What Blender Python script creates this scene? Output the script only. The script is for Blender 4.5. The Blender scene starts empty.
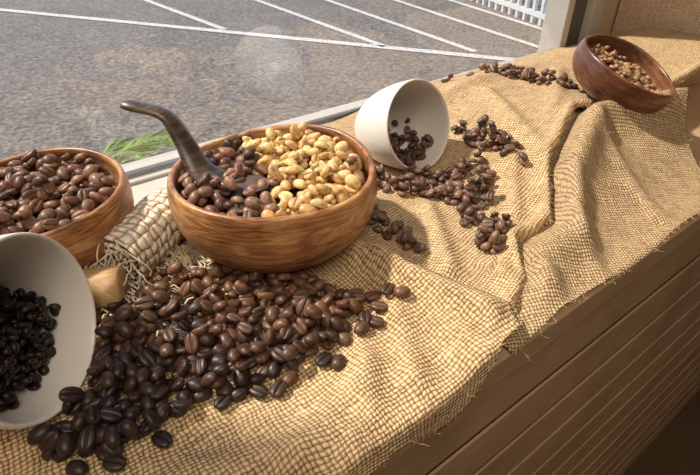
import bpy, math, random
import numpy as np
from mathutils import Vector, Matrix, noise
from mathutils.bvhtree import BVHTree
random.seed(7); rng=np.random.default_rng(7)
SC=bpy.context.scene
COL=SC.collection

# ------------------------------------------------------------------ helpers
def link(o,parent=None):
    COL.objects.link(o)
    if parent: o.parent=parent
    return o
def mesh_obj(name,verts,faces,mat=None,smooth=True,parent=None):
    me=bpy.data.meshes.new(name); me.from_pydata([tuple(v) for v in verts],[],[tuple(f) for f in faces]); me.update()
    if smooth: me.polygons.foreach_set('use_smooth',[True]*len(me.polygons))
    o=bpy.data.objects.new(name,me)
    if mat: me.materials.append(mat)
    return link(o,parent)
def box_data(x0,x1,y0,y1,z0,z1):
    v=[(x0,y0,z0),(x1,y0,z0),(x1,y1,z0),(x0,y1,z0),(x0,y0,z1),(x1,y0,z1),(x1,y1,z1),(x0,y1,z1)]
    f=[(0,3,2,1),(4,5,6,7),(0,1,5,4),(1,2,6,5),(2,3,7,6),(3,0,4,7)]
    return v,f
def boxes(name,lst,mat,bevel=0,parent=None):
    V=[];F=[]
    for b in lst:
        v,f=box_data(*b); n=len(V); V+=v; F+=[tuple(i+n for i in q) for q in f]
    o=mesh_obj(name,V,F,mat,False,parent)
    if bevel:
        m=o.modifiers.new('b','BEVEL'); m.width=bevel; m.segments=2
    return o
def new_mat(name):
    m=bpy.data.materials.new(name); m.use_nodes=True
    nt=m.node_tree; b=nt.nodes['Principled BSDF']
    return m,nt,b
def N(nt,t,**k):
    n=nt.nodes.new(t)
    for a,v in k.items(): setattr(n,a,v)
    return n
def M(nt,op,a,b=None,c=None):
    n=nt.nodes.new('ShaderNodeMath'); n.operation=op
    for i,x in enumerate((a,b,c)):
        if x is None: continue
        if isinstance(x,(int,float)): n.inputs[i].default_value=x
        else: nt.links.new(x,n.inputs[i])
    return n.outputs[0]
def ramp(nt,fac,stops):
    r=nt.nodes.new('ShaderNodeValToRGB'); el=r.color_ramp.elements
    while len(el)<len(stops): el.new(.5)
    for e,(p,c) in zip(el,stops): e.position=p; e.color=(*c,1)
    if fac is not None: nt.links.new(fac,r.inputs[0])
    return r.outputs[0]
def sm(x): 
    x=max(0.,min(1.,x)); return x*x*(3-2*x)
def interp(x,pts):
    return float(np.interp(x,[p[0] for p in pts],[p[1] for p in pts]))

# ------------------------------------------------------------------ materials
def simple(name,col,rough=.5,noise_amt=.0,scale=20,spec=.5,bump=0):
    m,nt,b=new_mat(name); b.inputs['Roughness'].default_value=rough
    tc=N(nt,'ShaderNodeTexCoord'); nz=N(nt,'ShaderNodeTexNoise'); nz.inputs['Scale'].default_value=scale; nz.inputs['Detail'].default_value=6
    nt.links.new(tc.outputs['Object'],nz.inputs['Vector'])
    lo=tuple(c*(1-noise_amt) for c in col); hi=tuple(min(1,c*(1+noise_amt)) for c in col)
    nt.links.new(ramp(nt,nz.outputs['Fac'],[(.3,lo),(.7,hi)]),b.inputs['Base Color'])
    b.inputs['Specular IOR Level'].default_value=spec
    if bump:
        bp=N(nt,'ShaderNodeBump'); bp.inputs['Strength'].default_value=.5; bp.inputs['Distance'].default_value=bump
        nt.links.new(nz.outputs['Fac'],bp.inputs['Height']); nt.links.new(bp.outputs[0],b.inputs['Normal'])
    return m
def burlap(name,pitch=.0028,cols=((.17,.095,.042),(.53,.365,.20),(.84,.63,.39)),bump=.0014,irr=1.):
    m,nt,b=new_mat(name); b.inputs['Roughness'].default_value=.9; b.inputs['Specular IOR Level'].default_value=.15
    uv=N(nt,'ShaderNodeUVMap'); 
    nz=N(nt,'ShaderNodeTexNoise'); nz.inputs['Scale'].default_value=22; nz.inputs['Detail'].default_value=5; nz.inputs['Roughness'].default_value=.6
    nt.links.new(uv.outputs[0],nz.inputs['Vector'])
    s=N(nt,'ShaderNodeSeparateXYZ'); nt.links.new(uv.outputs[0],s.inputs[0])
    sn=N(nt,'ShaderNodeSeparateColor'); nt.links.new(nz.outputs['Color'],sn.inputs[0])
    U=M(nt,'ADD',M(nt,'MULTIPLY',s.outputs[0],1/pitch),M(nt,'MULTIPLY',sn.outputs[0],4*irr))
    V=M(nt,'ADD',M(nt,'MULTIPLY',s.outputs[1],1/pitch),M(nt,'MULTIPLY',sn.outputs[1],4*irr))
    fu=M(nt,'ABSOLUTE',M(nt,'SINE',M(nt,'MULTIPLY',U,math.pi)))
    fv=M(nt,'ABSOLUTE',M(nt,'SINE',M(nt,'MULTIPLY',V,math.pi)))
    par=M(nt,'MODULO',M(nt,'ADD',M(nt,'ADD',M(nt,'FLOOR',U),M(nt,'FLOOR',V)),2000),2)
    hu=M(nt,'MULTIPLY',M(nt,'POWER',fu,.7),M(nt,'ADD',.55,M(nt,'MULTIPLY',fv,.45)))
    hv=M(nt,'MULTIPLY',M(nt,'POWER',fv,.7),M(nt,'ADD',.55,M(nt,'MULTIPLY',fu,.45)))
    h=M(nt,'ADD',M(nt,'MULTIPLY',hu,par),M(nt,'MULTIPLY',hv,M(nt,'SUBTRACT',1,par)))
    cu=N(nt,'ShaderNodeCombineXYZ'); nt.links.new(M(nt,'MULTIPLY',M(nt,'FLOOR',U),3.7),cu.inputs[0]); nt.links.new(M(nt,'MULTIPLY',V,.16),cu.inputs[1])
    nu=N(nt,'ShaderNodeTexNoise'); nu.inputs['Scale'].default_value=.9; nt.links.new(cu.outputs[0],nu.inputs['Vector'])
    cv=N(nt,'ShaderNodeCombineXYZ'); nt.links.new(M(nt,'MULTIPLY',M(nt,'FLOOR',V),3.7),cv.inputs[1]); nt.links.new(M(nt,'MULTIPLY',U,.16),cv.inputs[0])
    nv=N(nt,'ShaderNodeTexNoise'); nv.inputs['Scale'].default_value=.9; nt.links.new(cv.outputs[0],nv.inputs['Vector'])
    sl=M(nt,'ADD',M(nt,'MULTIPLY',nu.outputs['Fac'],par),M(nt,'MULTIPLY',nv.outputs['Fac'],M(nt,'SUBTRACT',1,par)))
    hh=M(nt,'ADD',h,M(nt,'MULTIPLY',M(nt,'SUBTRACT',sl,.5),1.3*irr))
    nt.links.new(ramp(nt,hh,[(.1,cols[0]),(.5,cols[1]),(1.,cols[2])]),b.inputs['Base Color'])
    bp=N(nt,'ShaderNodeBump'); bp.inputs['Strength'].default_value=.9; bp.inputs['Distance'].default_value=bump
    nt.links.new(hh,bp.inputs['Height']); nt.links.new(bp.outputs[0],b.inputs['Normal'])
    return m
def wood(name,c1,c2,c3,scale=1.,rough=.38,stretch=(1,1,6),coat=.2,bump=.15,wr=.25):
    m,nt,b=new_mat(name); b.inputs['Roughness'].default_value=rough; b.inputs['Coat Weight'].default_value=coat; b.inputs['Coat Roughness'].default_value=.3
    tc=N(nt,'ShaderNodeTexCoord'); mp=N(nt,'ShaderNodeMapping'); mp.inputs['Scale'].default_value=stretch
    mp.inputs['Rotation'].default_value=(.15,.2,.4) if scale==1 else (0,0,0)
    nt.links.new(tc.outputs['Object'],mp.inputs[0])
    wv=N(nt,'ShaderNodeTexNoise'); wv.inputs['Scale'].default_value=9*scale; wv.inputs['Detail'].default_value=4; wv.inputs['Distortion'].default_value=1.2
    nt.links.new(mp.outputs[0],wv.inputs['Vector'])
    rings=M(nt,'FRACT',M(nt,'MULTIPLY',wv.outputs['Fac'],7))
    rings=M(nt,'ABSOLUTE',M(nt,'SUBTRACT',M(nt,'MULTIPLY',rings,2),1))
    fine=N(nt,'ShaderNodeTexNoise'); fine.inputs['Scale'].default_value=70*scale; fine.inputs['Detail'].default_value=5
    nt.links.new(mp.outputs[0],fine.inputs['Vector'])
    big=N(nt,'ShaderNodeTexNoise'); big.inputs['Scale'].default_value=16*scale; big.inputs['Detail'].default_value=3; nt.links.new(tc.outputs['Object'],big.inputs['Vector'])
    f=M(nt,'ADD',M(nt,'ADD',M(nt,'MULTIPLY',rings,wr),M(nt,'MULTIPLY',fine.outputs['Fac'],.3)),M(nt,'MULTIPLY',big.outputs['Fac'],.9-wr))
    nt.links.new(ramp(nt,f,[(.38,c1),(.58,c2),(.78,c3)]),b.inputs['Base Color'])
    bp=N(nt,'ShaderNodeBump'); bp.inputs['Strength'].default_value=bump; bp.inputs['Distance'].default_value=.001
    nt.links.new(fine.outputs['Fac'],bp.inputs['Height']); nt.links.new(bp.outputs[0],b.inputs['Normal'])
    return m
def bean_mat():
    m,nt,b=new_mat('coffee_bean_skin')
    at=N(nt,'ShaderNodeAttribute'); at.attribute_name='Col'
    nz=N(nt,'ShaderNodeTexNoise'); nz.inputs['Scale'].default_value=260; nz.inputs['Detail'].default_value=4
    tc=N(nt,'ShaderNodeTexCoord'); nt.links.new(tc.outputs['Object'],nz.inputs['Vector'])
    mx=N(nt,'ShaderNodeMix',data_type='RGBA',blend_type='MULTIPLY'); mx.inputs[0].default_value=.8
    nt.links.new(at.outputs['Color'],mx.inputs[6]); nt.links.new(ramp(nt,nz.outputs['Fac'],[(.3,(.55,.52,.5)),(.7,(1.3,1.25,1.2))]),mx.inputs[7])
    nt.links.new(mx.outputs[2],b.inputs['Base Color'])
    b.inputs['Roughness'].default_value=.43; b.inputs['Specular IOR Level'].default_value=.5
    bp=N(nt,'ShaderNodeBump'); bp.inputs['Strength'].default_value=.35; bp.inputs['Distance'].default_value=.0006
    nt.links.new(nz.outputs['Fac'],bp.inputs['Height']); nt.links.new(bp.outputs[0],b.inputs['Normal'])
    return m
MB=bean_mat()
M_BUR=burlap('burlap_weave',.0035); M_BUR2=burlap('burlap_weave_b',.0033); M_BUR3=burlap('burlap_weave_shaded',.0033,((.13,.08,.036),(.42,.29,.16),(.68,.51,.32)))  # M_BUR3: same burlap, darkened to paint in shade on the front slope
M_ROLL=burlap('jute_roll_weave',pitch=.0075,cols=((.42,.3,.18),(.78,.68,.52),(.93,.87,.74)),bump=.004,irr=.7)
M_BOWL=wood('acacia_wood',(.08,.027,.011),(.36,.155,.058),(.64,.36,.155),rough=.42,wr=.18)
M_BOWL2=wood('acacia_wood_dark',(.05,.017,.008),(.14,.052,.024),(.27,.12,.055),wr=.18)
M_SPOON=wood('dark_horn_wood',(.035,.024,.019),(.075,.052,.042),(.15,.11,.085),rough=.32,coat=.4)
M_ROD=wood('beech_wood',(.42,.26,.12),(.55,.35,.17),(.68,.46,.26),stretch=(6,1,1))
M_CAB=wood('panel_wood',(.32,.205,.115),(.42,.275,.16),(.50,.34,.205),scale=.4,stretch=(1,3,3),rough=.5,coat=0,bump=.03,wr=.05)
M_CERAM=simple('white_ceramic',(.84,.81,.78),.3,.02,8)
M_FRAME=simple('aluminium_frame',(.46,.44,.42),.45,.04,30)
M_FRAMED=simple('dark_frame',(.08,.08,.08),.4,.05,30)
M_SILL=simple('painted_sill',(.62,.61,.58),.5,.05,25)
M_WALL=burlap('linen_wallcover',pitch=.006,cols=((.50,.36,.23),(.62,.46,.31),(.73,.57,.40)),bump=.001,irr=1.5)
M_PLASTER=simple('plaster',(.55,.43,.32),.9,.05,5)
M_FLOOR=simple('floor_boards',(.10,.06,.035),.6,.2,3)
M_GAP=simple('joint_shadow_wood',(.02,.012,.008),.8,.1,10)

# ------------------------------------------------------------------ camera
cam=bpy.data.cameras.new('camera'); cam.lens=505/700*36; cam.sensor_width=36; cam.clip_start=.01
co=link(bpy.data.objects.new('camera',cam)); co.location=(0,0,.31); co.rotation_euler=(math.radians(55),0,math.radians(52.8-90)); SC.camera=co

# ------------------------------------------------------------------ room shell
XE=3.2; ZF=-1.0; XW=-.27  # XW: unseen left window edge, set inward so the wall blocks sun there
boxes('floor',[(-2,XE,-2.5,.7,ZF-.05,ZF)],M_FLOOR)
boxes('ceiling',[(-2,XE,-2.5,.7,1.6,1.65)],M_PLASTER)
boxes('wall_back',[(-2,XE,-2.55,-2.5,ZF,1.6)],M_PLASTER)
boxes('wall_left',[(-2.05,-2,-2.5,.7,ZF,1.6)],M_PLASTER)
boxes('wall_right',[(XE,XE+.05,-2.5,.7,ZF,1.6)],M_PLASTER)
boxes('wall_front',[(-2,XW-.05,.605,.7,.0,1.6),(XW-.05,1.12,.605,.7,1.2,1.6),(-2,XE,.605,.7,ZF,-.03),(1.12,XE,.605,.7,0,1.6)],M_PLASTER)
o=mesh_obj('wall_alcove',[(1.2,.144,.0),(1.2,.6,.0),(1.2,.6,1.6),(1.2,.144,1.6),(1.25,.144,.0),(1.25,.6,.0),(1.25,.6,1.6),(1.25,.144,1.6)],
  [(0,3,2,1),(4,5,6,7),(0,1,5,4),(1,2,6,5),(2,3,7,6),(3,0,4,7)],M_WALL,False)
uvl=o.data.uv_layers.new(name='UVMap')
for l in o.data.loops:
    v=o.data.vertices[l.vertex_index].co; uvl.data[l.index].uv=(v.y+v.x,v.z)
# window
win=link(bpy.data.objects.new('window_1',None))
boxes('frame',[(XW-.05,1.12,.6,.66,-.03,.008),(XW-.05,XW,.6,.66,.008,1.2),(1.0,1.022,.6,.65,.008,1.2),(1.075,1.12,.59,.66,.008,1.2),(XW,1.0,.6,.66,1.15,1.2)],M_FRAME,.002,win)
boxes('frame_gasket',[(1.022,1.075,.605,.65,.008,1.2),(XW,1.0,.612,.622,.008,.014)],M_FRAMED,.001,win)
m,nt,b=new_mat('window_glass'); nt.nodes.remove(b)
out=nt.nodes['Material Output']; tr=N(nt,'ShaderNodeBsdfTransparent'); gl=N(nt,'ShaderNodeBsdfGlossy'); gl.inputs['Roughness'].default_value=.02
lw=N(nt,'ShaderNodeLayerWeight'); lw.inputs[0].default_value=.5
fac=M(nt,'ADD',.14,M(nt,'MULTIPLY',M(nt,'POWER',lw.outputs['Facing'],3),.6))
mx=N(nt,'ShaderNodeMixShader'); nt.links.new(fac,mx.inputs[0]); nt.links.new(tr.outputs[0],mx.inputs[1]); nt.links.new(gl.outputs[0],mx.inputs[2]); nt.links.new(mx.outputs[0],out.inputs[0])
mesh_obj('glass',[(XW,.602,.008),(1.0,.602,.008),(1.0,.602,1.15),(XW,.602,1.15)],[(0,1,2,3)],m,False,win)
boxes('trim_sill',[(-2,1.2,.545,.599,0,.004)],M_SILL,.001)
# display cabinet: top board, horizontal cladding boards with open joints, carcass coloured dark as joint shade
cabE=link(bpy.data.objects.new('display_cabinet',None))
boxes('top_board',[(-2,XE,.144,.6,-.03,-.0005)],M_CAB,.002,cabE)
boxes('carcass',[(-2,XE,.156,.6,ZF,-.03)],M_GAP,0,cabE)
cab=[];z=-.040
while z>ZF+.07:
    cab.append((-2,XE,.152,.1555,z-.070,z)); z-=.08
boxes('cladding',cab,M_CAB,.0015,cabE)

# ------------------------------------------------------------------ outside
m,nt,b=new_mat('asphalt'); b.inputs['Roughness'].default_value=.85
tc=N(nt,'ShaderNodeTexCoord')
n1=N(nt,'ShaderNodeTexNoise'); n1.inputs['Scale'].default_value=45; n1.inputs['Detail'].default_value=8
n2=N(nt,'ShaderNodeTexNoise'); n2.inputs['Scale'].default_value=1.7; n2.inputs['Detail'].default_value=6; n2.inputs['Roughness'].default_value=.6
for n in (n1,n2): nt.links.new(tc.outputs['Object'],n.inputs['Vector'])
f=M(nt,'ADD',M(nt,'MULTIPLY',n1.outputs['Fac'],.9),M(nt,'MULTIPLY',n2.outputs['Fac'],.2))
nt.links.new(ramp(nt,f,[(.40,(.07,.063,.057)),(.55,(.14,.128,.118)),(.70,(.24,.222,.205))]),b.inputs['Base Color'])
bp=N(nt,'ShaderNodeBump'); bp.inputs['Distance'].default_value=.02; bp.inputs['Strength'].default_value=.5; nt.links.new(n1.outputs['Fac'],bp.inputs['Height']); nt.links.new(bp.outputs[0],b.inputs['Normal'])
mesh_obj('parking_lot_ground',[(-20,.72,-.7),(30,.72,-.7),(30,40,-.7),(-20,40,-.7)],[(0,1,2,3)],m,False)
M_LINE=simple('road_paint',(.5,.5,.5),.7,.35,40)
def strip(p,q,w):
    p=Vector(p);q=Vector(q);d=(q-p).normalized();n=Vector((-d.y,d.x))*w/2
    return [(p.x+n.x,p.y+n.y,-.695),(p.x-n.x,p.y-n.y,-.695),(q.x-n.x,q.y-n.y,-.695),(q.x+n.x,q.y+n.y,-.695)]
V=[];F=[]
L=[((-1.5,9.47),(3.5,1.52),.09)]
for (a,bb) in [((1.69,8.2),(1.877,4.218)),((2.9,8.2),(2.600,2.988)),((3.7,7.8),(3.036,2.483)),((4.3,6.5),(3.509,2.262)),((4.6,5.),(3.85,1.9))]:
    L.append((a,bb,.06))
for p,q,w in L:
    n=len(V); V+=strip(p,q,w); F.append((n,n+1,n+2,n+3))
mesh_obj('parking_lines',V,F,M_LINE,False)
M_FEN=simple('white_metal',(.62,.64,.66),.5,.05,10)
fd=Vector((4.63-4.22,3.82-2.67)).normalized()
V=[];F=[]
def obox(c,d,ln,w,z0,z1):
    c=Vector(c);n=Vector((-d.y,d.x));k=len(V)
    for z in(z0,z1):
        for a,bb in((-1,-1),(1,-1),(1,1),(-1,1)):
            p=c+d*ln/2*a+n*w/2*bb; V.append((p.x,p.y,z))
    F.extend([tuple(i+k for i in q) for q in[(0,3,2,1),(4,5,6,7),(0,1,5,4),(1,2,6,5),(2,3,7,6),(3,0,4,7)]])
base=Vector((4.15,2.75))
for i in range(40):
    obox(base+fd*(i*.12-1.6),fd,.035,.03,-.7,.1)
for zz in(-.64,-.45,-.26,0.0): obox(base+fd*.7,fd,5,.04,zz,zz+.04)
mesh_obj('slat_fence',V,F,M_FEN,False)

# fern outside
M_LEAF=simple('fern_leaf',(.17,.30,.09),.6,.4,30)
V=[];F=[]
def frond(p0,p1,p2,n=38,w=.048):
    p0,p1,p2=map(Vector,(p0,p1,p2))
    for i in range(n):
        t=i/(n-1); c=p0*(1-t)**2+p1*2*t*(1-t)+p2*t*t; d=((p1-p0)*(1-t)+(p2-p1)*t).normalized()
        side=d.cross(Vector((0,0,1))).normalized(); ww=w*(math.sin(math.pi*(.12+.80*t))**.7)
        for s in(-1,1):
            k=len(V); tip=c+side*s*ww+d*ww*1.3+Vector((0,0,-.012*random.random()))
            V.extend([c-d*.0015,c+side*s*ww*.5+d*.018*1.1,tip,c+d*.0015]); F.append((k,k+1,k+2,k+3))
    k=len(V)
    for i in range(n):
        t=i/(n-1); c=p0*(1-t)**2+p1*2*t*(1-t)+p2*t*t; V.extend([c+Vector((0,0,.002)),c+Vector((.002,.002,-.002)),c+Vector((-.002,-.002,-.002))])
    for i in range(n-1):
        for j in range(3): a=k+i*3+j;bb=k+i*3+(j+1)%3; F.append((a,bb,bb+3,a+3))
for e in[(.25,.80,-.036),(.21,.84,-.056),(.18,.78,-.040),(.27,.88,-.078),(.12,.80,-.06),(.20,.92,-.08),(.16,.74,-.045)]:
    s=(.02+random.uniform(-.04,.04),1.0,-.7); frond(s,((s[0]*.7+e[0]*.3),(1.0*.6+e[1]*.4),e[2]+.03),e)
mesh_obj('fern_plant',V,F,M_LEAF,False)

# ------------------------------------------------------------------ burlap terrain
def T(x): return .05*sm((x-.38)/.24)
FB=[(.24,.165),(.30,.168),(.345,.185),(.38,.226),(.44,.228),(.515,.288),(.645,.342),(.705,.325),(.80,.30),(1.2,.34)]
BB=[(.24,.585),(.32,.598),(1.2,.598)]
def nz2(x,y,s,o=0): return noise.noise(Vector((x*s+o,y*s-o,o*1.7)))
def fold(x,y,a,b,h,w):
    ax,ay=a;bx,by=b;dx,dy=bx-ax,by-ay;L2=dx*dx+dy*dy
    t=((x-ax)*dx+(y-ay)*dy)/L2; tc=max(0,min(1,t)); d=math.hypot(x-ax-dx*tc,y-ay-dy*tc)
    return h*math.exp(-(d/w)**2)
def zB(x,y):
    e=.42+.58*sm((interp(x,BB)-y)/.10)
    z=.010+T(x)*e+.0035*(nz2(x,y,12,3)+.5)+.0010*nz2(x,y,30,7)
    z+=fold(x,y,(.30,.24),(.36,.33),.009,.010)+fold(x,y,(.33,.20),(.40,.245),.009,.009)+fold(x,y,(.42,.26),(.50,.33),.008,.010)+fold(x,y,(.27,.33),(.33,.36),.005,.01)
    z+=fold(x,y,(.52,.30),(.60,.46),.008,.012)+fold(x,y,(.50,.50),(.66,.50),.005,.013)+fold(x,y,(.62,.36),(.78,.46),.006,.012)
    z+=.007*math.exp(-((y-interp(x,FB)-.007)/.007)**2)   # rolled hem
    return z
XR=[(.05,.22),(.10,.235),(.15,.285),(.17,.299),(.30,.262),(.36,.275),(.565,.29)]
def zA(x,y):
    z=.0035+.004*(nz2(x,y,9,1)+.4)+.0015*nz2(x,y,26,5)
    z+=.014*sm((x-.20)/.05)
    xr=interp(y,XR)
    z+=.015*math.exp(-((x-xr+.022)/.014)**2)*sm((y-.15)/.03)
    z+=fold(x,y,(.19,.17),(.25,.28),.009,.013)+fold(x,y,(.08,.17),(.17,.20),.006,.013)+fold(x,y,(.14,.16),(.20,.25),.005,.011)+fold(x,y,(.02,.20),(.12,.16),.006,.012)
    return max(z,.0025)
def zC(x,y):
    yr=interp(x,FB)-.022
    k=sm((x-.36)/.14)
    z=.004+max(T(x),.014*sm((x-.29)/.05))*sm((y-.150)/max(.03,(yr-.150)))**(.8+.5*k)
    z+=(.007+.018*k)*math.exp(-((y-yr+.010)/.020)**2)*sm((x-.3)/.06)+.003*nz2(x,y,12,9)+.0008*nz2(x,y,35,2)
    if y>yr: z-=.006*sm((y-yr)/.02)
    z+=fold(x,y,(.56,.17),(.62,.30),.006,.012)+fold(x,y,(.42,.16),(.47,.24),.005,.010)
    return max(z,.004)
def place(x,y,zf,y0=.150,r=.008):
    if y>=y0: return (x,y,zf(x,y))
    a=y0-y; z0=zf(x,y0); ang=min(a/r,math.pi/2); yy=y0-r*math.sin(ang); zz=z0-r*(1-math.cos(ang))
    rest=a-r*math.pi/2
    if rest>0: zz-=rest; yy-=.004*(math.sin(x*60)*.5+.5)*min(1,rest/.02)
    return (x,yy,zz)
def tube(V,F,pts,r,sg=5):
    k=len(V)
    for i,c in enumerate(pts):
        d=(pts[min(i+1,len(pts)-1)]-pts[max(i-1,0)]).normalized(); s=d.orthogonal().normalized();u=d.cross(s)
        for j in range(sg):
            a=2*math.pi*j/sg; V.append(c+(s*math.cos(a)+u*math.sin(a))*r)
    for i in range(len(pts)-1):
        for j in range(sg): a=k+i*sg+j;b=k+i*sg+(j+1)%sg; F.append((a,b,b+sg,a+sg))
M_FIB=simple('jute_fibre',(.74,.58,.38),.9,.2,60)
def sheet(name,nu,nv,P,mat,uvrot=0,edges=()):
    V=[];UV=[];F=[]
    for j in range(nv+1):
        for i in range(nu+1):
            x,y,pos=P(i/nu,j/nv); V.append(pos); c,s=math.cos(uvrot),math.sin(uvrot); UV.append((c*x-s*y,s*x+c*y))
    for j in range(nv):
        for i in range(nu):
            a=j*(nu+1)+i; F.append((a,a+1,a+nu+2,a+nu+1))
    o=mesh_obj(name,V,F,mat)
    l=o.data.uv_layers.new(name='UVMap'); l.data.foreach_set('uv',[c for lp in o.data.loops for c in UV[lp.vertex_index]])
    s=o.modifiers.new('thick','SOLIDIFY'); s.thickness=.0016; s.offset=-1
    FV=[];FF=[]
    for kind,cnt in edges:
        for _ in range(cnt):
            t=random.random()
            if kind=='front': u,v=t,0;u2,v2=t,.03
            elif kind=='right': u,v=1,t;u2,v2=.985,t
            else: u,v=random.random(),random.random(); u2,v2=u+.01,v
            p=Vector(P(u,v)[2]); q=Vector(P(min(1,u2),v2)[2]); d=(p-q).normalized()
            if kind=='face': d=Vector((random.gauss(0,1),random.gauss(0,1),.25)).normalized()
            pts=[p+Vector((0,0,.0006))]; n=3 if kind!='face' else 7; st=.0012 if kind!='face' else .0022
            for _k in range(n):
                d=(d+Vector((random.gauss(0,.5),random.gauss(0,.35),random.gauss(0,.3)))).normalized(); 
                if kind=='face': d.z=max(-.1,min(.25,d.z))
                pts.append(pts[-1]+d*st*random.uniform(.7,1.3))
            tube(FV,FF,pts,.00022 if kind!='face' else .00014,3)
    if FV: mesh_obj('loose_threads',FV,FF,M_FIB,True,o)
    return o
def hangA(x): return interp(x,[(-.4,.05),(.10,.03),(.155,.022),(.195,.04),(.225,.03),(.26,.006),(.3,0)])
def PA(u,v):
    if v<.15:
        k=1-v/.15; x=-.38+(interp(.15-.04*k,XR)+.38+.004*math.sin(k*9))*u; y=.15-hangA(x)*k
    else:
        y=.15+(.535-.15)*(v-.15)/.85; xr=interp(y,XR)+.003*nz2(0,y,40); x=-.38+(xr+.38)*u
    return x,y,place(x,y,zA)
sheet('burlap_cloth',190,120,PA,M_BUR,.03,[('front',200),('right',200),('face',420)])
def PB(u,v):
    x=.24+(1.19-.24)*u; f=interp(x,FB)+.002*nz2(x,0,50); bk=interp(x,BB)
    y=f+(bk-f)*v; z=zB(x,y)
    if v==0: z-=.003
    return x,y,(x,y,z)
sheet('burlap_cloth',230,120,PB,M_BUR2,-.25,[('front',260),('face',350)])
def PC(u,v):
    if v<.1: k=1-v/.1; yy=.15
    else: k=0; yy=.15+.15*(v-.1)/.9
    xm=.70+.14*sm((yy-.15)/.15)
    x=.272+(xm-.272)*u
    if v<.1: y=.15-.008*k*(.6+.4*math.sin(x*30))
    else: y=.15+(interp(x,FB)+.04-.15)*(v-.1)/.9
    return x,y,place(x,y,zC)
sheet('burlap_cloth',150,80,PC,M_BUR3,.5,[('front',60),('face',160)])
boxes('riser_block',[(.68,1.15,.36,.50,0,.03)],M_CAB,.002)

# ------------------------------------------------------------------ lathe
def lathe(name,prof,mat,seg=72,mtx=None,wob=None,parent=None):
    V=[];F=[]
    n=len(prof)
    for (r,z) in prof:
        for j in range(seg):
            a=2*math.pi*j/seg; rr,zz=r,z
            if wob: rr,zz=wob(r,z,a)
            V.append(Vector((rr*math.cos(a),rr*math.sin(a),zz)))
    for i in range(n-1):
        for j in range(seg):
            a=i*seg+j;b=i*seg+(j+1)%seg; F.append((a,b,b+seg,a+seg))
    F.append(tuple(range(seg))[::-1]); F.append(tuple(range((n-1)*seg,n*seg)))
    o=mesh_obj(name,V,F,mat,True,parent)
    if mtx: o.matrix_world=mtx
    s=o.modifiers.new('s','SUBSURF'); s.levels=1; s.render_levels=1
    return o
def axis_mtx(pos,n):
    n=Vector(n).normalized(); return Matrix.Translation(pos)@n.to_track_quat('Z','Y').to_matrix().to_4x4()
def bowlprof(R,H,foot=1.):
    o=[(.001,0),(.35*R*foot,0),(.48*R*foot,.0),(.62*R*foot,.04*H),(.80*R,.19*H),(.94*R,.40*H),(1.0*R,.62*H),(1.0*R,.82*H),(.975*R,.97*H),(.965*R,H),(.92*R,H),(.905*R,.96*H)]
    i=[(.92*R,.8*H),(.91*R,.6*H),(.84*R,.38*H),(.66*R,.2*H),(.4*R,.13*H),(.001,.12*H)]
    return o+i
def wobf(R,H,ph,amp):
    def f(r,z,a):
        k=(z/H)**2
        return r*(1+.012*math.sin(2*a+ph)), z+amp*k*math.sin(2*a+ph*1.3)+amp*.4*k*math.sin(3*a+ph)
    return f
lathe('wooden_bowl',bowlprof(.1,.084),M_BOWL,mtx=Matrix.Translation((.203,.387,.008)),wob=wobf(.1,.084,.6,.003))
B2=(.004,.492)
lathe('wooden_bowl',bowlprof(.090,.078),M_BOWL,mtx=Matrix.Translation((*B2,.007))@Matrix.Rotation(1.1,4,'Z'),wob=wobf(.090,.078,2,.002))
FBM=axis_mtx((.722,.347,.060),(.12,-.42,1))
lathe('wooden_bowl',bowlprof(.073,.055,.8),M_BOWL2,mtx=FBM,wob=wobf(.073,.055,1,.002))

# cups
def cupprof(R,L):
    return [(.001,0),(.40*R,0),(.52*R,.012*L),(.56*R,.04*L),(.70*R,.16*L),(.85*R,.35*L),(.94*R,.58*L),(.985*R,.8*L),(1.0*R,.98*L),(.99*R,L),(.955*R,L),(.94*R,.97*L),(.915*R,.8*L),(.865*R,.58*L),(.76*R,.36*L),(.6*R,.19*L),(.4*R,.11*L),(.001,.1*L)]
def cup(center,n,R,L):
    n=Vector(n).normalized(); c=Vector(center); o=lathe('ceramic_cup',cupprof(R,L),M_CERAM,mtx=axis_mtx(c-n*L,n))
    return o,c,n,R,L
cup1=cup((.417,.409,.0705),(.07,-.93,.33),.055,.092)
cup2=cup((-.020,.318,.0685),(.75,-.62,.16),.064,.1)

# ------------------------------------------------------------------ beans
PH=[0,.10,.26,.55,.95,1.45,2.0,2.6,math.pi,-2.6,-2.0,-1.45,-.95,-.55,-.26,-.10]
def make_bean():
    V=[];G=[];nr=9
    for i in range(1,nr+1):
        th=math.pi*i/(nr+1); ct=math.cos(th); r=math.sin(th)**.80
        for ph in PH:
            y=.5*math.sin(ph)*r+.035*math.sin(2*th)*(1 if abs(ph)<.3 else 0); c=math.cos(ph)
            z=(.28*abs(c)**.5 if c>0 else -.62*abs(c)**.85)*r
            if ph==0: z-=.20*r**.5
            elif abs(ph)<.11: z-=.07*r**.5
            V.append((ct*.5,y,z+.12)); G.append(1 if ph==0 else (.35 if abs(ph)<.11 else 0))
    F=[];m=len(PH)
    for i in range(nr-1):
        for j in range(m): a=i*m+j;b=i*m+(j+1)%m; F.append((a,a+m,b+m,b))
    V.append((.5,0,.1));V.append((-.5,0,.1));G+=[0,0];p=len(V)-2
    for j in range(m):
        F.append((p,j,(j+1)%m)); F.append((p+1,(nr-1)*m+(j+1)%m,(nr-1)*m+j))
    return np.array(V),F,np.array(G)
BV,BF,BG=make_bean()
def rotm(a,b,c):
    return np.array(Matrix.Rotation(a,3,'Z')@Matrix.Rotation(b,3,'Y')@Matrix.Rotation(c,3,'X'))
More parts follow.
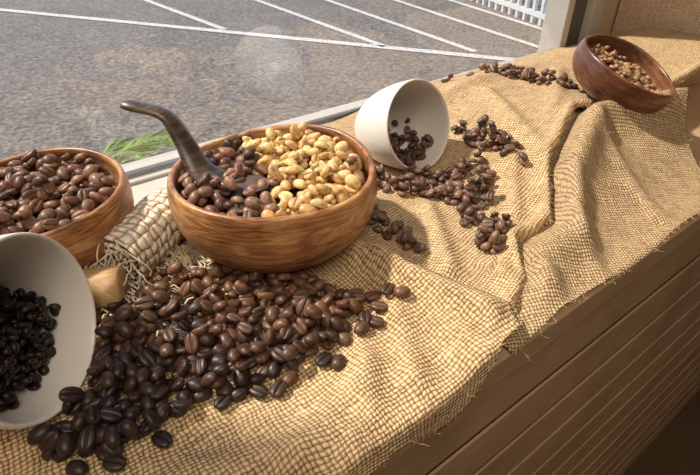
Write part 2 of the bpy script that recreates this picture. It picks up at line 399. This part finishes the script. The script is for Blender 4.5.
def beans(name,items,extra=None):
    nb=len(items);nv=len(BV)
    VV=np.zeros((nb*nv,3));CC=np.ones((nb*nv,4));F=[]
    for k,(p,a,b,c,l,w,t,col,gc) in enumerate(items):
        R=rotm(a,b,c); VV[k*nv:(k+1)*nv]=(BV*np.array([l,w,t]))@R.T+np.array(p)
        col=np.array(col);gc=np.array(gc); CC[k*nv:(k+1)*nv,:3]=col*(1-BG[:,None])+gc*BG[:,None]
        o=k*nv; F+=[tuple(i+o for i in f) for f in BF]
    V=VV.tolist(); C=CC
    if extra:
        ev,ef,ec=extra;o=len(V);V+=ev;F+=[tuple(i+o for i in f) for f in ef]; C=np.vstack([C,np.tile(np.array([*ec,1.]),(len(ev),1))])
    ob=mesh_obj(name,V,F,MB)
    at=ob.data.color_attributes.new('Col','FLOAT_COLOR','POINT'); at.data.foreach_set('color',C.astype(np.float32).ravel())
    return ob
def drop(region,bbox,H,n,colf,size=1.0,tilt=.35,cand=5,sparse=0):
    """Beans settle on a running height map."""
    x0,x1,y0,y1=bbox;res=.0016;nx=int((x1-x0)/res)+1;ny=int((y1-y0)/res)+1
    hm=np.full((nx,ny),np.nan)
    for i in range(nx):
        for j in range(ny): hm[i,j]=H(x0+i*res,y0+j*res)
    items=[];k=0;tries=0
    rad=.0062*size;rr=int(rad/res)+1
    gi,gj=np.meshgrid(np.arange(-rr,rr+1),np.arange(-rr,rr+1),indexing='ij'); D=np.hypot(gi,gj)*res
    top=np.sqrt(np.clip(1-(D/rad)**2,0,1)); mask=D<rad; core=D<rad*.62
    while k<n and tries<n*40:
        best=None
        for _ in range(cand):
            tries+=1
            x=random.uniform(x0,x1);y=random.uniform(y0,y1)
            if not region(x,y): continue
            i=int((x-x0)/res);j=int((y-y0)/res)
            if i<rr or j<rr or i>=nx-rr or j>=ny-rr: continue
            h=hm[i-rr:i+rr+1,j-rr:j+rr+1]; c=h[core]
            if np.isnan(c).any(): continue
            z=.6*c.max()+.4*c.mean(); key=z+random.random()*.002
            if best is None or key<best[0]: best=(key,z,x,y,i,j,c.max())
        if best is None: continue
        _,z,x,y,i,j,mxh=best
        s=size*random.uniform(.86,1.12); l=.0148*s;w=.0108*s*random.uniform(.92,1.08);t=.0084*s
        g=hm[i-rr:i+rr+1,j-rr:j+rr+1]; lvl=mxh-np.nanmin(g[core]); tl=tilt if lvl>.002 else .08
        up=random.random()<.42
        roll=(0 if up else math.pi)+random.gauss(0,tl)
        off=.44 if up else .45
        gx=(np.nanmean(g[rr+1:,:])-np.nanmean(g[:rr,:]))/(rad); gy=(np.nanmean(g[:,rr+1:])-np.nanmean(g[:,:rr]))/(rad)
        yaw=random.uniform(0,2*math.pi)
        slope=gx*math.cos(yaw)+gy*math.sin(yaw)
        pitch=-max(-.6,min(.6,slope*.7))+random.gauss(0,tl*.6)
        zc=z+t*off
        col,gc=colf(x,y)
        items.append(((x,y,zc),yaw,pitch,roll,l,w,t,col,gc))
        new=zc+ top*t*.5
        sub=hm[i-rr:i+rr+1,j-rr:j+rr+1]; sub[mask]=np.fmax(sub[mask],new[mask])
        k+=1
    return items
def inpoly(P):
    def f(x,y):
        c=False;n=len(P)
        for i in range(n):
            x1,y1=P[i];x2,y2=P[(i+1)%n]
            if (y1>y)!=(y2>y) and x<(x2-x1)*(y-y1)/(y2-y1)+x1: c=not c
        return c
    return f
def bb(P,m=.012): 
    return (min(p[0] for p in P)-m,max(p[0] for p in P)+m,min(p[1] for p in P)-m,max(p[1] for p in P)+m)
def jit(c,a=.3):
    s=1+random.uniform(-a,a); return tuple(min(1,max(0,v*s*(1+random.uniform(-.06,.06)))) for v in c)
def lerp(a,b,t): return tuple(x+(y-x)*t for x,y in zip(a,b))
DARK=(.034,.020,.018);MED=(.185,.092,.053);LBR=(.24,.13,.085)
def gcol(c): return tuple(min(1,v*1.7+.01) for v in c) if random.random()<.35 else tuple(v*.4 for v in c)
def brown(a,b):
    def f(x,y):
        c=jit(lerp(a,b,random.random())); return c,gcol(c)
    return f
def Hb(x,y):
    if y<.152: return float('nan')
    xr=interp(y,XR)
    if x<xr: return zA(x,y)
    if y>interp(x,FB): return zB(x,y)
    return zC(x,y)

# foreground pile
P=[(-.045,.275),(-.036,.262),(-.006,.240),(.03,.240),(.054,.248),(.104,.234),(.15,.236),(.185,.240),(.205,.255),(.200,.28),(.195,.305),(.17,.335),(.14,.352),(.10,.385),(.068,.40),(.035,.395),(.01,.375),(.0,.31)]
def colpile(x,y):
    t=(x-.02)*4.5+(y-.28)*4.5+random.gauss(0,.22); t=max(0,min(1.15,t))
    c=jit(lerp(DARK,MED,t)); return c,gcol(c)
pf=inpoly(P)
cc=cup2
def region_pile(x,y):
    if math.hypot(x-.203,y-.387)<.062: return False
    v=Vector((x,y,.02))-cc[1]; s=v.dot(cc[2])
    if s<.004 and (v-cc[2]*s).length<.075: return False
    return pf(x,y)
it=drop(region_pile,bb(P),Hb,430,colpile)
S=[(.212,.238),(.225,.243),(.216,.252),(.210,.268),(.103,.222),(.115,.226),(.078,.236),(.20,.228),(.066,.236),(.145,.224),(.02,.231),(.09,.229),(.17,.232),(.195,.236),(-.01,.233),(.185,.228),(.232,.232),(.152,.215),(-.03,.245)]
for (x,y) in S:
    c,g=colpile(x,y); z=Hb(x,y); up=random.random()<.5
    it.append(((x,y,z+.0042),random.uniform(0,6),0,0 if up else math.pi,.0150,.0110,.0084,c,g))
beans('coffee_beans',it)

def bowl_fill(cx,cy,R,level,mound,n,colf,size=1.0):
    H=lambda x,y:(level+mound*(1-((x-cx)**2+(y-cy)**2)/R**2)) if math.hypot(x-cx,y-cy)<R+.004 else float('nan')
    reg=lambda x,y: math.hypot(x-cx,y-cy)<R-.006
    it=drop(reg,(cx-R-.01,cx+R+.01,cy-R-.01,cy+R+.01),H,n,colf,size,tilt=.5)
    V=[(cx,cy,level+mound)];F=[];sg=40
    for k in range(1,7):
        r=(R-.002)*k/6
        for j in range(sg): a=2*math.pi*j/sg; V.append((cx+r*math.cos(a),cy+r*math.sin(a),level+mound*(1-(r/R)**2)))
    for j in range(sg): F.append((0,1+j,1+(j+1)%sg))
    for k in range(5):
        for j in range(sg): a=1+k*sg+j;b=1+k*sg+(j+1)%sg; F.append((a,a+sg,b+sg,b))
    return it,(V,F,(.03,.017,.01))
PALE=(.80,.60,.30);PALE2=(.68,.44,.18);PINK=(.32,.18,.135)
def colmix(x,y):
    nx=(x-.203)*(.6046)+(y-.387)*.7965; rx=(x-.203)*.7965-(y-.387)*.6046
    side=rx+.013+.22*nx+random.gauss(0,.007)
    if side>0:
        if random.random()<.04: c=jit(LBR); return c,gcol(c)
        c=jit(lerp(PALE,PALE2,random.random()**1.3),.14); return c,tuple(v*.65 for v in c)
    c=jit(lerp(PINK,LBR,random.random()) if random.random()<.75 else (.09,.045,.035)); return c,tuple(v*.45 for v in c)
it,ex=bowl_fill(.203,.387,.090,.066,.012,360,colmix,.98); beans('coffee_beans',it,ex)
it,ex=bowl_fill(*B2,.081,.063,.010,280,brown((.13,.065,.04),(.24,.13,.08)),.98); beans('coffee_beans',it,ex)
it,ex=bowl_fill(0,0,.065,.031,.002,230,brown((.30,.18,.10),(.48,.30,.17)),.68)
o=beans('coffee_beans',it,ex); o.matrix_world=FBM

def cupfill(c,n,colf,reach,size=1.,lat=.78,smin=.004):
    o,cen,ax,R,L=c
    bpy.context.view_layer.update()
    me=o.data; mw=o.matrix_world; bvh=BVHTree.FromPolygons([mw@v.co for v in me.vertices],[tuple(p.vertices) for p in me.polygons])
    def H(x,y):
        d=Vector((x,y,0))-Vector((cen.x,cen.y,0)); h=Vector((ax.x,ax.y,0)); hl=h.length; h/=hl
        s=d.dot(h)
        if s>-.001: return Hb(x,y) if s>.006 else float('nan')
        lt=(d-h*s).length
        if lt>R*.88 or s<-L*.85: return float('nan')
        za=cen.z+s*ax.z/hl
        r=bvh.ray_cast(Vector((x,y,za+.0)),Vector((0,0,-1)))
        return r[0].z if r[0] else float('nan')
    def reg(x,y):
        d=Vector((x-cen.x,y-cen.y,0)); h=Vector((ax.x,ax.y,0)).normalized(); s=d.dot(h); return -reach<s<-smin and (d-h*s).length<R*lat
    return drop(reg,(cen.x-.12,cen.x+.1,cen.y-.1,cen.y+.12),H,n,colf,size,.5,cand=8)
beans('coffee_beans',cupfill(cup1,85,brown((.07,.04,.028),(.15,.085,.06)),.08,.85))
beans('coffee_grounds',cupfill(cup2,600,brown((.014,.009,.008),(.034,.02,.017)),.09,.62,.78,.022))

# spills over the middle cloth
allit=[]
P1=[(.410,.375),(.448,.362),(.475,.350),(.458,.320),(.415,.288),(.395,.30),(.385,.335),(.365,.355),(.330,.41),(.34,.44),(.36,.445),(.37,.40)]
cB=brown((.11,.062,.043),(.25,.155,.11))
allit+=drop(inpoly(P1),bb(P1),Hb,160,cB,.84)
def ell(cx,cy,a,b,ang):
    c,s=math.cos(ang),math.sin(ang)
    P=[]
    for k in range(20):
        t=2*math.pi*k/20; u=a*math.cos(t)*(1+.2*math.sin(3*t));v=b*math.sin(t); P.append((cx+u*c-v*s,cy+u*s+v*c))
    return P
for args,n,s in [((.375,.262,.038,.020,math.radians(65)),42,.84),((.298,.318,.046,.012,math.radians(95)),22,.84),((.503,.365,.058,.018,math.radians(88)),48,.84),((.690,.450,.096,.013,math.radians(-78)),60,.82),((.645,.572,.012,.01,0),3,.85)]:
    Q=ell(*args); allit+=drop(inpoly(Q),bb(Q),Hb,n,cB,s,cand=3)
beans('coffee_beans',allit)

# ------------------------------------------------------------------ spoon
path=[(.103,.467,.150),(.109,.460,.149),(.1296,.4436,.141),(.137,.431,.120),(.141,.416,.099),(.148,.402,.089),(.160,.388,.087),(.174,.374,.087),(.184,.364,.088)]
wid=[.006,.0085,.0095,.0100,.0125,.018,.0210,.0180,.006]
thk=[.0035,.0045,.0045,.005,.005,.0045,.004,.003,.002]
V=[];F=[];sg=14
pp=[Vector(p) for p in path]
def cr(p,i,t):
    a,b,c,d=p[max(0,i-1)],p[i],p[min(len(p)-1,i+1)],p[min(len(p)-1,i+2)]
    return .5*((2*b)+(c-a)*t+(2*a-5*b+4*c-d)*t*t+(3*b-a-3*c+d)*t**3)
C=[];Wd=[];Th=[]
for i in range(len(pp)-1):
    for k in range(5):
        t=k/5; C.append(cr(pp,i,t)); Wd.append(wid[i]*(1-t)+wid[i+1]*t); Th.append(thk[i]*(1-t)+thk[i+1]*t)
C.append(pp[-1]);Wd.append(wid[-1]);Th.append(thk[-1])
for i,c in enumerate(C):
    d=(C[min(i+1,len(C)-1)]-C[max(i-1,0)]).normalized()
    side=d.cross(Vector((0,0,1))).normalized(); up=side.cross(d).normalized()
    for j in range(sg):
        a=2*math.pi*j/sg; q=c+side*math.cos(a)*Wd[i]+up*math.sin(a)*Th[i]
        if i>26 and math.sin(a)>0: q-=up*math.sin(a)*Th[i]*1.5
        V.append(q)
for i in range(len(C)-1):
    for j in range(sg): a=i*sg+j;b=i*sg+(j+1)%sg; F.append((a,b,b+sg,a+sg))
F.append(tuple(range(sg))[::-1]);F.append(tuple(range((len(C)-1)*sg,len(C)*sg)))
mesh_obj('wooden_spoon',V,F,M_SPOON)

# ------------------------------------------------------------------ roll of jute + rod
A0=Vector((.048,.412,.034));A1=Vector((.130,.470,.034)); ax=(A1-A0).normalized(); sd=Vector((-ax.y,ax.x,0))
V=[];F=[];UV=[];n1=50;turns=2.6;n2=110
for i in range(n1+1):
    for j in range(n2+1):
        a=turns*2*math.pi*j/n2; r=.010+.020*j/n2+.0022*noise.noise(Vector((i*.2,a,0)))
        p=A0+(A1-A0)*(i/n1)+(sd*math.cos(a)+Vector((0,0,1))*math.sin(a)*.95)*r
        V.append(p); UV.append((i/n1*.1,.019*a))
for i in range(n1):
    for j in range(n2): a=i*(n2+1)+j; F.append((a,a+1,a+n2+2,a+n2+1))
roll=mesh_obj('jute_mat_roll',V,F,M_ROLL)
l=roll.data.uv_layers.new(name='UVMap'); l.data.foreach_set('uv',[c for lp in roll.data.loops for c in UV[lp.vertex_index]])
s=roll.modifiers.new('t','SOLIDIFY'); s.thickness=.003
M_CREAM=simple('cream_yarn',(.78,.66,.49),.9,.2,60)
V=[];F=[]
for k in range(150):
    a=random.uniform(0,2*math.pi); r=random.uniform(.01,.028)
    st=(A1 if k<110 else A0)+(sd*math.cos(a)+Vector((0,0,1))*math.sin(a)*.85)*r
    dr=ax*(1 if k<110 else -.6)
    pts=[st];d=(dr+Vector((random.gauss(0,.5),random.gauss(0,.5)-.3,random.gauss(0,.3)))).normalized()
    for q in range(7):
        d=(d+Vector((random.gauss(0,.35),random.gauss(0,.35)-.12,-.25))).normalized(); nx=pts[-1]+d*.0055
        nx.z=max(nx.z,Hb(nx.x,max(.16,nx.y))+.001); pts.append(nx)
    tube(V,F,pts,.0008,4)
for k in range(40):
    p=Vector((.045+random.gauss(0,.014),.39+random.gauss(0,.012),.014)); pts=[p];d=Vector((.6,-.8,0)).normalized()
    for q in range(8):
        d=(d+Vector((random.gauss(0,.3),random.gauss(0,.3),0))).normalized(); nx=pts[-1]+d*.005; nx.z=Hb(nx.x,nx.y)+.006+random.random()*.012; pts.append(nx)
    tube(V,F,pts,.0008,4)
# tassels spilling between roll, bowl and bean pile
for k in range(110):
    p=Vector((.105+random.gauss(0,.016),.425+random.gauss(0,.012),.012+random.random()*.012)); pts=[p];d=Vector((.6+random.gauss(0,.3),-.8,0)).normalized()
    for q in range(8):
        d=(d+Vector((random.gauss(0,.35),random.gauss(0,.35),0))).normalized(); nx=pts[-1]+d*.0055; nx.z=Hb(nx.x,nx.y)+.003+random.random()*.008; pts.append(nx)
    tube(V,F,pts,.0008,4)
mesh_obj('fringe',V,F,M_CREAM,True,roll)
lathe('wooden_rod',[(.001,0),(.0165,0),(.018,.0015),(.018,.06),(.0165,.0615),(.001,.0615)],M_ROD,seg=40,mtx=axis_mtx((-.010,.405,.030),(.86,-.42,0)))

# ------------------------------------------------------------------ light
w=bpy.data.worlds.new('world');SC.world=w;w.use_nodes=True;nt=w.node_tree
bg=nt.nodes['Background'];sky=N(nt,'ShaderNodeTexSky');sky.sky_type='NISHITA';sky.sun_disc=False;sky.sun_elevation=math.radians(50);sky.sun_rotation=math.radians(200)
nt.links.new(sky.outputs[0],bg.inputs[0]);bg.inputs[1].default_value=.22
sun=bpy.data.lights.new('sun','SUN');sun.energy=6.4;sun.angle=math.radians(3.5);sun.color=(1,.89,.73)
so=link(bpy.data.objects.new('sun',sun)); so.rotation_euler=Vector((.38,-.50,-.78)).to_track_quat('-Z','Y').to_euler()
al=bpy.data.lights.new('room_fill_light','AREA');al.energy=22;al.size=1.2;al.color=(1,.86,.68)  # unseen area light added overhead as warm interior fill
ao=link(bpy.data.objects.new('room_fill_light',al));ao.location=(-.3,-.7,1.55)
SC.view_settings.view_transform='Standard'
